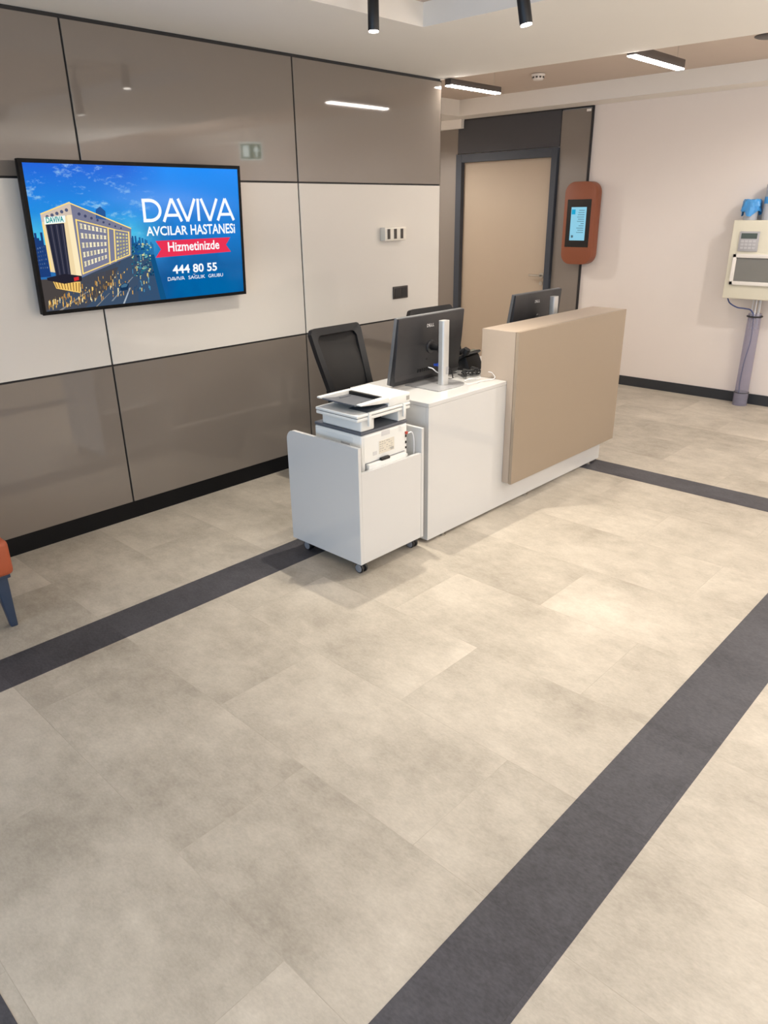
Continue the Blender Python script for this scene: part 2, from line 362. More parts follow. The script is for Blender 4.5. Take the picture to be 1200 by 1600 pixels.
# ------------------------------------------------------------------ television
def television():
    W_, H_ = 1.160, 0.652
    t = thing('television', 'large wall-mounted television showing a blue hospital advert', 'television', (1.469, 3.600, 1.168))
    t.rotation_euler = (math.radians(3.0), 0, 0)        # leans forward on its bracket; local x along wall, z up, -y to the room
    MB().box((-0.008, 0.0, -0.008), (W_+0.008, 0.032, H_+0.008), 0.004, 2).box((0.2, 0.03, 0.1), (0.95, 0.045, 0.45), 0.01).build('housing', 'bezel', t)
    bz = MB(); b = 0.011
    bz.box((-0.009, -0.005, -0.009), (W_+0.009, 0.0, b-0.003)).box((-0.009, -0.005, H_-b+0.003), (W_+0.009, 0.0, H_+0.009))
    bz.box((-0.009, -0.005, b-0.003), (b-0.003, 0.0, H_-b+0.003)).box((W_-b+0.003, -0.005, b-0.003), (W_+0.009, 0.0, H_-b+0.003))
    bz.build('bezel', 'bezel', t, smooth=False)
    # wall bracket
    MB().box((0.45, 0.046, 0.2), (0.7, 0.062, 0.45), 0.003).build('wall_bracket', 'core', t)
    # screen: sky picture in a node material
    m = bpy.data.materials.new('advert_sky'); m.use_nodes = True; nt = m.node_tree; N = nt.nodes; L = nt.links; N.clear()
    tc = N.new('ShaderNodeTexCoord'); sp = N.new('ShaderNodeSeparateXYZ'); L.new(tc.outputs['Object'], sp.inputs[0])
    def ramp(stops, src):
        r = N.new('ShaderNodeValToRGB'); L.new(src, r.inputs[0])
        for i, (p, c) in enumerate(stops):
            e = r.color_ramp.elements[i] if i < 2 else r.color_ramp.elements.new(p)
            e.position = p; e.color = lin(c)
        return r.outputs[0]
    def mr(src, a, b_):
        n = N.new('ShaderNodeMapRange'); L.new(src, n.inputs[0]); n.inputs[1].default_value = a; n.inputs[2].default_value = b_; return n.outputs[0]
    def mixc(f, a, b_):
        n = N.new('ShaderNodeMix'); n.data_type = 'RGBA'
        for i, v in ((0, f), (6, a), (7, b_)):
            if isinstance(v, tuple): n.inputs[i].default_value = v
            elif isinstance(v, float): n.inputs[i].default_value = v
            else: L.new(v, n.inputs[i])
        return n.outputs[2]
    def mul(a, b_):
        n = N.new('ShaderNodeMath'); n.operation = 'MULTIPLY'; L.new(a, n.inputs[0])
        if isinstance(b_, float): n.inputs[1].default_value = b_
        else: L.new(b_, n.inputs[1])
        return n.outputs[0]
    v = mr(sp.outputs['Z'], 0.0, H_); u = mr(sp.outputs['X'], 0.0, W_)
    left = ramp([(0.0, (30, 60, 110)), (0.3, (40, 120, 190)), (0.52, (70, 190, 230)), (0.68, (20, 140, 226)), (1.0, (4, 92, 214))], v)
    right = ramp([(0.0, (0, 100, 164)), (0.25, (0, 96, 164)), (0.5, (0, 120, 204)), (1.0, (0, 138, 246))], v)
    base = mixc(mr(u, 0.42, 0.62), left, right)
    mp = N.new('ShaderNodeMapping'); L.new(tc.outputs['Object'], mp.inputs[0]); mp.inputs['Rotation'].default_value = (0, -0.7, 0); mp.inputs['Scale'].default_value = (3.2, 1, 8)
    cn = N.new('ShaderNodeTexNoise'); L.new(mp.outputs[0], cn.inputs['Vector']); cn.inputs['Scale'].default_value = 2.4; cn.inputs['Detail'].default_value = 9; cn.inputs['Roughness'].default_value = 0.72
    cf = mul(mul(mul(mr(cn.outputs['Fac'], 0.54, 0.72), mr(u, 0.58, 0.35)), mr(v, 0.38, 0.6)), 0.85)
    base = mixc(cf, base, lin((190, 240, 245)))
    dk = N.new('ShaderNodeTexNoise'); dk.inputs['Scale'].default_value = 5; dk.inputs['Detail'].default_value = 5; L.new(tc.outputs['Object'], dk.inputs['Vector'])
    base = mixc(mul(mul(mr(dk.outputs['Fac'], 0.45, 0.7), mr(v, 0.75, 0.5)), 0.5), base, lin((10, 70, 130)))
    em = N.new('ShaderNodeEmission'); em.inputs[1].default_value = 1.08; L.new(base, em.inputs[0])
    gl = N.new('ShaderNodeBsdfGlossy'); gl.inputs['Roughness'].default_value = 0.12; gl.inputs['Color'].default_value = (0.012, 0.012, 0.012, 1)
    ad = N.new('ShaderNodeAddShader'); L.new(em.outputs[0], ad.inputs[0]); L.new(gl.outputs[0], ad.inputs[1])
    o = N.new('ShaderNodeOutputMaterial'); L.new(ad.outputs[0], o.inputs[0])
    sc = MB().box((0.0, -0.0035, 0.0), (W_, 0.001, H_)).build('screen', m, t, smooth=False)
    # the pictured building, street and lettering: flat shapes shown on the screen
    verts, faces, tones = [], [], []
    lay = [0]
    def poly(p, c, dz=0):
        y = -0.0037-0.00006*(lay[0]+dz); i0 = len(verts)
        for a, b_ in p: verts.append((a*W_, y, b_*H_))
        faces.append(tuple(range(i0, i0+len(p)))); tones.append(lin(c))
    def bil(q, s, r):
        a = [(q[0][i]*(1-s)+q[1][i]*s)*(1-r)+(q[3][i]*(1-s)+q[2][i]*s)*r for i in (0, 1)]
        return tuple(a)
    def grid(q, nx, ny, wx, wy, c, jit=0):
        for i in range(nx):
            for j in range(ny):
                s0, s1 = (i+0.5-wx/2)/nx, (i+0.5+wx/2)/nx; r0, r1 = (j+0.5-wy/2)/ny, (j+0.5+wy/2)/ny
                k = 1-jit*random.random()
                poly([bil(q, s0, r0), bil(q, s1, r0), bil(q, s1, r1), bil(q, s0, r1)], tuple(x*k for x in c))
    # skyline
    for i in range(16):
        x = 0.415+i*0.0065; h = 0.52-random.random()*0.09-i*0.004
        poly([(x, 0.3), (x+0.008, 0.3), (x+0.008, h), (x, h)], (28+i, 84+i*2, 140+i*2))
    for i in range(6):
        x = 0.001+i*0.008; h = 0.46+random.random()*0.09
        poly([(x, 0.25), (x+0.009, 0.25), (x+0.009, h), (x, h)], (30, 62, 120))
    grid([(0.002, 0.45), (0.045, 0.47), (0.045, 0.3), (0.002, 0.3)], 5, 6, 0.4, 0.4, (120, 150, 190), 0.5)
    lay[0] += 1
    # street
    poly([(0.003, 0.235), (0.178, 0.228), (0.405, 0.377), (0.50, 0.34), (0.53, 0.012), (0.003, 0.008)], (62, 80, 104))
    poly([(0.003, 0.235), (0.178, 0.228), (0.36, 0.33), (0.30, 0.16), (0.17, 0.008), (0.003, 0.008)], (74, 68, 66))
    poly([(0.44, 0.36), (0.52, 0.36), (0.56, 0.012), (0.42, 0.012)], (18, 82, 130))
    lay[0] += 1
    poly([(0.384, 0.127), (0.39, 0.126), (0.353, 0.012), (0.345, 0.012)], (170, 180, 190))
    poly([(0.404, 0.205), (0.408, 0.204), (0.30, 0.04), (0.292, 0.04)], (130, 140, 150))
    poly([(0.06, 0.012), (0.075, 0.012), (0.19, 0.12), (0.185, 0.123)], (140, 135, 130))
    poly([(0.22, 0.012), (0.226, 0.012), (0.29, 0.1), (0.287, 0.1)], (140, 135, 130))
    for i in range(190):        # wet street reflections of the lit windows
        s = random.random(); x = 0.02+0.46*s; y = (0.06+0.28*s)*(0.25+0.75*random.random()); h = 0.008+0.03*random.random()
        w_ = 0.0015+0.003*random.random()
        c = random.choice([(250, 206, 110), (226, 170, 80), (190, 140, 66), (255, 236, 180), (120, 100, 70)])
        if x > 0.40: c = random.choice([(120, 190, 210), (226, 200, 120), (70, 140, 180), (20, 70, 110)])
        poly([(x, y), (x+w_, y), (x+w_*1.3, y+h), (x+w_*0.3, y+h)], c, random.random())
    for i in range(150):        # street trees and far lights
        x = 0.405+0.1*random.random(); y = 0.2+0.24*random.random(); r = 0.004+0.006*random.random()
        c = random.choice([(24, 84, 116), (40, 110, 130), (120, 180, 170), (16, 60, 96), (220, 214, 150)])
        poly([(x, y), (x+r, y+0.3*r), (x+0.8*r, y+1.6*r), (x-0.2*r, y+1.2*r)], c, random.random())
    lay[0] += 1
    # building
    FA = [(0.172, 0.731), (0.423, 0.552), (0.411, 0.361), (0.173, 0.229)]
    CR = [(0.046, 0.663), (0.172, 0.738), (0.177, 0.24), (0.05, 0.283)]
    poly([(0.275, 0.69), (0.295, 0.712), (0.316, 0.68), (0.314, 0.62), (0.271, 0.63)], (40, 88, 150))
    poly(FA, (122, 124, 148)); poly(CR, (238, 214, 168))
    poly([bil(CR, 0, 0), bil(CR, 1, 0), bil(CR, 1, 0.16), bil(CR, 0, 0.13)], (210, 192, 176), 1)
    poly([bil(CR, 0.82, 0.14), bil(CR, 1, 0.16), bil(CR, 1, 1), bil(CR, 0.82, 1)], (250, 232, 190), 1)
    lay[0] += 2
    # gilded edges
    def edge(a, b_, w_, c):
        dx, dy = b_[0]-a[0], (b_[1]-a[1])*H_/W_; l = math.hypot(dx, dy); nx, ny = -dy/l*w_, dx/l*w_*W_/H_
        poly([(a[0]-nx, a[1]-ny), (b_[0]-nx, b_[1]-ny), (b_[0]+nx, b_[1]+ny), (a[0]+nx, a[1]+ny)], c)
    for a, b_, w_ in (((0.046, 0.666), (0.17, 0.741), 0.0022), ((0.17, 0.735), (0.423, 0.556), 0.0022), ((0.186, 0.625), (0.35, 0.55), 0.0022),
                      ((0.186, 0.63), (0.184, 0.25), 0.003), ((0.05, 0.60), (0.054, 0.30), 0.0025), ((0.185, 0.255), (0.405, 0.37), 0.0022),
                      ((0.35, 0.55), (0.41, 0.53), 0.0015), ((0.318, 0.56), (0.308, 0.31), 0.003), ((0.345, 0.55), (0.335, 0.325), 0.003), ((0.41, 0.535), (0.403, 0.37), 0.003)):
        edge(a, b_, w_, (255, 222, 130))
    grid([(0.196, 0.618), (0.312, 0.563), (0.300, 0.345), (0.192, 0.285)], 7, 5, 0.66, 0.56, (255, 244, 208), 0.12)
    lay[0] += 1
    grid([(0.196, 0.618), (0.312, 0.563), (0.300, 0.345), (0.192, 0.285)], 14, 5, 0.16, 0.36, (96, 92, 108), 0.4)
    grid([(0.35, 0.54), (0.406, 0.52), (0.398, 0.375), (0.342, 0.335)], 4, 7, 0.6, 0.5, (236, 226, 150), 0.3)
    for i in range(8):
        c0 = bil(FA, 0.12+i*0.1, 0.1); r = 0.0065*(1-i*0.06)
        poly([(c0[0]+r*math.cos(a*PI/5), c0[1]+1.7*r*math.sin(a*PI/5)) for a in range(10)], (66, 72, 104))
    for i in range(5):
        c0 = bil(CR, 0.2+i*0.16, 0.075); r = 0.007
        poly([(c0[0]+r*math.cos(a*PI/5), c0[1]+1.7*r*math.sin(a*PI/5)) for a in range(10)], (86, 92, 120))
    DK = [(0.06, 0.598), (0.135, 0.605), (0.132, 0.238), (0.07, 0.239)]
    poly(DK, (46, 48, 66)); lay[0] += 1
    for i in range(6): poly([bil(DK, 0.1+i*0.15, 0.02), bil(DK, 0.15+i*0.15, 0.02), bil(DK, 0.15+i*0.15, 1), bil(DK, 0.1+i*0.15, 1)], (84, 82, 96) if i % 2 else (30, 32, 48))
    poly([(0.053, 0.223), (0.168, 0.199), (0.161, 0.12), (0.063, 0.166)], (244, 200, 110)); lay[0] += 1
    grid([(0.053, 0.223), (0.168, 0.199), (0.161, 0.12), (0.063, 0.166)], 9, 1, 0.25, 0.8, (110, 70, 40), 0.3)
    poly([(0.031, 0.244), (0.107, 0.263), (0.177, 0.24), (0.174, 0.206), (0.1, 0.194), (0.033, 0.226)], (38, 36, 48)); lay[0] += 1
    poly([(0.142, 0.232), (0.163, 0.237), (0.163, 0.214), (0.142, 0.207)], (214, 44, 52))
    poly([(0.34, 0.148), (0.364, 0.169), (0.383, 0.156), (0.375, 0.112), (0.34, 0.109)], (24, 52, 84)); lay[0] += 1
    poly([(0.345, 0.148), (0.364, 0.163), (0.378, 0.153), (0.37, 0.135), (0.346, 0.132)], (70, 110, 140))
    SG = [(0.058, 0.645), (0.143, 0.655), (0.141, 0.609), (0.056, 0.598)]
    poly(SG, (240, 250, 245)); lay[0] += 1
    # ribbon
    poly([(0.533, 0.459), (0.931, 0.463), (0.904, 0.405), (0.93, 0.348), (0.526, 0.335), (0.556, 0.395)], (232, 52, 84)); lay[0] += 1
    def pic(name, m):
        me = bpy.data.meshes.new(name); me.from_pydata(verts, [], faces)
        at = me.attributes.new('tone', 'FLOAT_COLOR', 'FACE')
        for i, c in enumerate(tones): at.data[i].color = c
        me.materials.append(m); ob = bpy.data.objects.new(name, me); COL.objects.link(ob); ob.parent = sc
        return ob
    am = attr_emit('advert_picture', 1.08)
    pic('pictured_building', am)
    verts.clear(); faces.clear(); tones.clear()
    def line_done():
        pic('lettering', am); verts.clear(); faces.clear(); tones.clear()
    def put(txt, x0, y0, x1, y1, c, bold=0.0, shear=0.0):
        vs, fs = text_mesh(txt, x0, y0, x1, y1, bold); i0 = len(verts); y = -0.0037-0.00006*(lay[0]+1)
        for a, b_ in vs: verts.append((a*W_, y, (b_+shear*(a-x0))*H_))
        for f in fs: faces.append(tuple(i+i0 for i in f)); tones.append(lin(c))
    def stroke(pts, w_, c, ext=0.0):     # a stroke of even width in screen units (metres)
        for a, b_ in zip(pts, pts[1:]):
            d = Vector((b_[0]-a[0], b_[1]-a[1])); n = Vector((-d.y, d.x)).normalized()*w_/2; e = d.normalized()*w_*ext; a = (a[0]-e.x, a[1]-e.y); b_ = (b_[0]+e.x, b_[1]+e.y); y = -0.0037-0.00006*(lay[0]+1); i0 = len(verts)
            for p, s in ((a, -1), (b_, -1), (b_, 1), (a, 1)): verts.append((p[0]+n.x*s, y, p[1]+n.y*s))
            faces.append((i0, i0+1, i0+2, i0+3)); tones.append(lin(c))
    def wordmark(x0, y0, x1, y1, w_, c):   # DAVIVA in wide even strokes
        X0, X1, Y0, Y1 = x0*W_, x1*W_, y0*H_, y1*H_; h = Y1-Y0; tot = X1-X0
        def P(a, b_): return (X0+a*tot, Y0+b_*h)
        y0_, y1_ = w_/2/h, 1-w_/2/h
        stroke([P(0.012, 0), P(0.012, 1)], w_, c)
        arc = [P(0.0, y1_), P(0.07, y1_)]+[(P(0.07, 0)[0]+math.sin(a)*0.105*tot, (Y0+Y1)/2+math.cos(a)*(h-w_)/2) for a in [k*PI/14 for k in range(15)]]+[P(0.07, y0_), P(0.0, y0_)]
        stroke(arc, w_, c, 0.12)
        for a in (0.205, 0.80):
            stroke([P(a, 0), P(a+0.095, 1)], w_, c); stroke([P(a+0.19, 0), P(a+0.095, 1)], w_, c); stroke([P(a+0.035, 0.28), P(a+0.155, 0.28)], w_*0.9, c)
        for a in (0.37, 0.62): stroke([P(a, 1), P(a+0.09, 0)], w_, c); stroke([P(a+0.18, 1), P(a+0.09, 0)], w_, c)
        stroke([P(0.585, 0), P(0.585, 1)], w_, c)
    WH = (250, 253, 255)
    wordmark(0.487, 0.597, 0.962, 0.764, 0.0155, WH); line_done()
    put('AVCILAR', 0.493, 0.497, 0.700, 0.566, WH, 0.02); line_done()
    put('HASTANESi', 0.716, 0.494, 0.961, 0.572, WH, 0.02); line_done()
    put('Hizmetinizde', 0.592, 0.374, 0.866, 0.446, WH, 0.018, 0.0); line_done()
    put('444 80 55', 0.605, 0.202, 0.845, 0.270, WH, 0.025); line_done()
    wordmark(0.576, 0.152, 0.664, 0.180, 0.0026, WH); line_done()
    put('SAGLIK', 0.684, 0.152, 0.775, 0.179, WH, 0.0); line_done()
    gx = 0.7165
    stroke([((gx+0.0045*math.cos(a)) * W_, (0.1915-0.006*math.sin(a))*H_) for a in [k*PI/6 for k in range(7)]], 0.0016, WH); line_done()
    put('GRUBU', 0.793, 0.152, 0.876, 0.179, WH, 0.0); line_done()
    put('DAVIVA', 0.064, 0.607, 0.135, 0.645, (10, 150, 150), 0.03, 0.09)
    pic('lettering', am)
television()

# ------------------------------------------------------------------ wall sockets
def outlet():
    t = thing('outlet_box', 'white surface-mounted triple outlet box on the white wall band', 'socket', (3.846, YW, 1.400))
    MB().box((0, -0.046, 0), (0.215, 0.0, 0.086), 0.004).build('housing', 'socketwhite', t)
    for k in range(3):
        x = 0.018+k*0.066
        f = MB().box((x, -0.049, 0.010), (x+0.058, -0.045, 0.078), 0.001, 1).build('outlet', 'socketwhite', t)
        MB().box((x+0.002, -0.0505, 0.012), (x+0.030, -0.0485, 0.076), 0.0008, 1).build('dark_insert', 'socketdark', f)
outlet()
def socket():
    t = thing('wall_socket', 'dark double wall socket below the white outlet box', 'socket', (3.966, YW, 1.005))
    MB().box((0, -0.010, 0), (0.153, 0.0, 0.085), 0.003).build('plate', 'socketdark', t)
    for k in range(2):
        MB().box((0.012+k*0.068, -0.012, 0.010), (0.072+k*0.068, -0.0095, 0.075), 0.001, 1).box((0.016+k*0.068, -0.0135, 0.046), (0.028+k*0.068, -0.0115, 0.072), 0.001, 1).build('module', 'printblack', t)
socket()

# ------------------------------------------------------------------ reception desk
def desk():
    X0, X1, Y0, Y1 = 2.630, 4.432, 2.205, 2.745
    t = thing('reception_desk', 'white reception desk with a raised beige counter in front', 'reception desk', (X0, Y0, 0))
    L_, D = X1-X0, Y1-Y0
    MB().box((0, 0, 0.717), (L_, D, 0.737), 0.0015, 1).build('worktop', 'white', t, smooth=False)
    MB().box((0.0, 0.0, 0.016), (L_, 0.018, 0.7165), 0.001, 1).build('front_panel', 'white', t, smooth=False)
    for x in (0.0, L_-0.018): MB().box((x, 0.0185, 0.016), (x+0.018, D-0.02, 0.7165), 0.001, 1).build('end_panel', 'white', t, smooth=False)
    # raised counter, L-shaped in section
    b0, b1 = 3.278-X0, 4.478-X0
    sec = [(0, -0.001, 0.160), (0, -0.001, 0.7375), (0, 0.172, 0.7375), (0, 0.172, 1.000), (0, -0.043, 1.000), (0, -0.043, 0.160)]
    MB().prism([(b0, p[1], p[2]) for p in sec], (b1-b0, 0, 0), 0.0015, 1).build('counter_body', 'beige_lit', t, smooth=False)
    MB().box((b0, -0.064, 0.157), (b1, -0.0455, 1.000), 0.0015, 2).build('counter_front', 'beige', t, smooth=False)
    for x in (0.14, 0.92, 1.68):
        f = MB().cyl((x, 0.012, 0.0), (x, 0.012, 0.008), 0.017, seg=20).cyl((x, 0.012, 0.007), (x, 0.012, 0.017), 0.006, seg=12).build('levelling_foot', 'steel', t)
        MB().cyl((x, D-0.06, 0.0), (x, D-0.06, 0.008), 0.017, seg=20).cyl((x, D-0.06, 0.007), (x, D-0.06, 0.017), 0.006, seg=12).build('levelling_foot', 'steel', t)
desk()

# ------------------------------------------------------------------ printer trolley
def trolley():
    X0, X1, Y0, Y1 = 2.133, 2.579, 2.190, 2.680
    t = thing('printer_trolley', 'white gloss printer trolley on four casters at the desk end', 'trolley', (X0, Y0, 0))
    W_, D = X1-X0, Y1-Y0; zb = 0.062; zs = 0.632
    def side(x):
        r = 0.05; arc = [(x, D-r+r*math.sin(a), zs-r+r*math.cos(a)) for a in [k*PI/16 for k in range(9)]]
        return MB().prism([(x, 0, zb), (x, 0, zs)]+arc+[(x, D, zb)], (0.018, 0, 0), 0.001, 1)
    side(0).build('side_panel', 'white', t, smooth=False)
    side(W_-0.018).build('side_panel', 'white', t, smooth=False)
    MB().box((0.0185, 0.001, zb), (W_-0.0185, 0.019, 0.510), 0.001, 1).build('front_panel', 'white', t, smooth=False)
    MB().box((0.0185, 0.0195, zb), (W_-0.0185, D-0.004, zb+0.018), 0.001, 1).build('bottom_shelf', 'white', t, smooth=False)
    MB().box((0.0185, 0.0195, 0.334), (W_-0.0185, D-0.02, 0.352), 0.001, 1).build('printer_shelf', 'white', t, smooth=False)
    for cx, cy in ((0.042, 0.03), (W_-0.035, 0.035), (0.05, D-0.08), (W_-0.05, D-0.06)):
        c = MB().cyl((cx, cy, 0.045), (cx, cy, zb), 0.009, seg=12).box((cx-0.022, cy-0.022, zb-0.003), (cx+0.022, cy+0.022, zb), 0.001, 1)
        c.prism([(cx-0.004, cy-0.008, 0.02), (cx-0.004, cy-0.012, 0.052), (cx-0.004, cy+0.024, 0.050), (cx-0.004, cy+0.028, 0.034)], (0.008, 0, 0), 0.001, 1)
        c = c.build('caster', 'printblack', t)
        for s in (-1, 1):
            MB().cyl((cx+s*0.006, cy+0.012, 0.0255), (cx+s*0.019, cy+0.012, 0.0255), 0.0255, seg=28, bev=0.003).build('wheel', 'printblack', c)
            MB().cyl((cx+s*0.0188, cy+0.012, 0.0255), (cx+s*0.021, cy+0.012, 0.0255), 0.020, seg=28, bev=0.0008).build('wheel_hub', 'caster', c)
        MB().box((cx-0.012, cy+0.03, 0.036), (cx+0.012, cy+0.056, 0.042), 0.002).build('brake_pedal', 'printblack', c)
trolley()

# ------------------------------------------------------------------ printer
def printer():
    ox, oy = 2.194, 2.230
    t = thing('multifunction_printer', 'white multifunction laser printer with document feeder standing in the trolley', 'printer', (ox, oy, 0.3525))
    W_, D, H_ = 0.308, 0.310, 0.327           # body; rear side faces -y
    MB().box((0, 0, 0), (W_, D, H_-0.012), 0.008, 3).build('body', 'printer', t)
    MB().box((-0.001, -0.001, H_-0.012), (W_+0.001, D+0.001, H_+0.004), 0.005, 3).build('top_tray', 'printdark', t)
    z = H_+0.004
    # scanner pedestal, set back, open towards the rear
    MB().box((0.004, 0.002, z), (0.090, 0.26, z+0.057), 0.008, 3).box((0.248, 0.002, z), (W_-0.003, 0.26, z+0.057), 0.006, 3).box((0.085, 0.12, z), (0.255, 0.26, z+0.057)).build('scanner_support', 'printer', t)
    MB().box((0.086, 0.113, z+0.001), (0.250, 0.121, z+0.055)).build('paper_exit', 'printblack', t)
    # scanner bed and lid
    zl = z+0.055
    MB().box((-0.036, -0.016, zl), (W_+0.004, 0.255, zl+0.016), 0.005, 3).build('scanner_bed', 'printer', t)
    MB().box((-0.038, -0.018, zl+0.0175), (W_+0.005, 0.257, zl+0.032), 0.006, 3).build('scanner_lid', 'printer', t)
    MB().box((-0.034, -0.0135, zl+0.0155), (W_+0.002, 0.253, zl+0.018)).build('lid_gap', 'printdark', t)
    for x in (0.03, 0.258):
        MB().box((x, -0.023, zl-0.03), (x+0.018, -0.012, zl+0.034), 0.003).build('hinge', 'printer', t)
    # document feeder: U-shaped, tall at the right, arms reaching left
    zf = zl+0.032
    fe = MB().prism([(0.165, -0.016, zf), (0.165, -0.016, zf+0.038), (0.18, -0.016, zf+0.046), (W_+0.004, -0.016, zf+0.046), (W_+0.004, -0.016, zf)], (0, 0.27, 0), 0.006, 3)
    fe.prism([(-0.012, -0.016, zf+0.043), (0.17, -0.016, zf+0.047), (0.17, -0.016, zf+0.020), (0.10, -0.016, zf+0.026), (-0.012, -0.016, zf+0.037)], (0, 0.030, 0), 0.003, 2)
    fe.prism([(-0.034, 0.225, zf+0.048), (0.17, 0.225, zf+0.048), (0.17, 0.225, zf+0.002), (0.10, 0.225, zf+0.006), (-0.034, 0.225, zf+0.040)], (0, 0.022, 0), 0.003, 2)
    fd = fe.build('document_feeder', 'printer', t)
    MB().prism([(-0.020, 0.014, zf+0.040), (0.06, 0.014, zf+0.030), (0.17, 0.014, zf+0.028), (0.17, 0.014, zf+0.022), (0.06, 0.014, zf+0.024), (-0.020, 0.014, zf+0.034)], (0, 0.212, 0)).build('input_tray', 'printdark', fd)
    MB().box((0.150, 0.016, zf+0.027), (0.1645, 0.225, zf+0.0435)).build('feed_slot', 'printblack', fd)
    for y in (0.05, 0.19): MB().box((0.06, y, zf+0.024), (0.13, y+0.010, zf+0.034), 0.003).build('paper_guide', 'printdark', fd)
    MB().prism([(0.03, -0.010, zf+0.001), (0.165, -0.010, zf+0.001), (0.165, -0.010, zf+0.013), (0.15, -0.010, zf+0.012)], (0, 0.12, 0)).build('output_tray', 'printdark', fd)
    MB().box((0.285, -0.0172, zf+0.012), (0.306, -0.0158, zf+0.032)).build('embossed_mark', 'labelgrey', fd, smooth=False)
    # rear details
    MB().box((0.015, -0.0015, 0.19), (0.288, 0.001, H_-0.022), 0.001, 1).build('rear_cover', 'printer', t, smooth=False)
    lab = MB().box((0.112, -0.0028, 0.207), (0.214, -0.0014, 0.268)).build('rating_label', 'labelbeige', t, smooth=False)
    lb = MB(); random.seed(3)
    for k in range(5):
        for j in range(6):
            if random.random() < 0.8: lb.box((0.116+j*0.0150, -0.0034, 0.260-k*0.0105), (0.116+j*0.0150+0.004+0.008*random.random(), -0.0027, 0.2630-k*0.0105))
    lb.box((0.188, -0.0034, 0.211), (0.209, -0.0027, 0.224)).build('label_print', 'labelgrey', lab, smooth=False)
    for lo, hi in (((0.072, 0.208), (0.098, 0.226)), ((0.13, 0.288), (0.185, 0.310))): MB().box((lo[0], -0.0026, lo[1]), (hi[0], -0.0014, hi[1])).build('sticker', 'stickergrey', t, smooth=False)
    MB().box((0.028, -0.0195, 0.005), (0.280, -0.0005, 0.178), 0.004).build('rear_tray_cover', 'printer', t)
    MB().box((0.112, -0.0200, 0.1775), (0.168, -0.004, 0.190), 0.002).build('tray_latch', 'printblack', t)
    MB().box((0.022, -0.0018, 0.179), (0.288, 0.0005, 0.1815)).box((0.022, -0.0018, 0.01), (0.0245, 0.0005, 0.1815)).build('seam', 'printdark', t, smooth=False)
    # ports
    pt = MB()
    for z0, h in ((0.245, 0.014), (0.215, 0.012), (0.19, 0.01)): pt.box((0.293, -0.0012, z0), (0.303, 0.0005, z0+h))
    pt.build('ports', 'printblack', t, smooth=False)
    MB().box((0.292, -0.010, 0.262), (0.304, 0.0, 0.274), 0.001, 1).build('cable_plug', 'redplug', t)
    MB().box((0.291, -0.006, 0.13), (0.305, 0.0, 0.165), 0.002).build('cable_clip', 'printer', t)
    # left side vents
    v = MB()
    for k in range(7): v.box((-0.0012, 0.075+k*0.0085, 0.205), (0.001, 0.080+k*0.0085, 0.27))
    v.build('vent', 'keypad', t, smooth=False)
    MB().box((-0.0015, 0.05, 0.275), (0.001, 0.30, 0.302), 0.001, 1).build('side_recess', 'printer', t)
    MB().box((0.06, D-0.002, 0.21), (0.26, D+0.045, 0.31), 0.01, 3).build('control_panel', 'printer', t)
    MB().box((0.02, D-0.002, 0.02), (0.30, D+0.008, 0.10), 0.004).build('paper_drawer', 'printer', t)
printer()
c = MB().tube(bez([(2.493, 2.217, 0.620), (2.520, 2.214, 0.617), (2.540, 2.220, 0.56), (2.541, 2.226, 0.45), (2.540, 2.24, 0.360)], 8), 0.0028).build('printer_cable', 'whitecable')
tag(c, 'pale cable looping down from the back of the printer', 'cable')

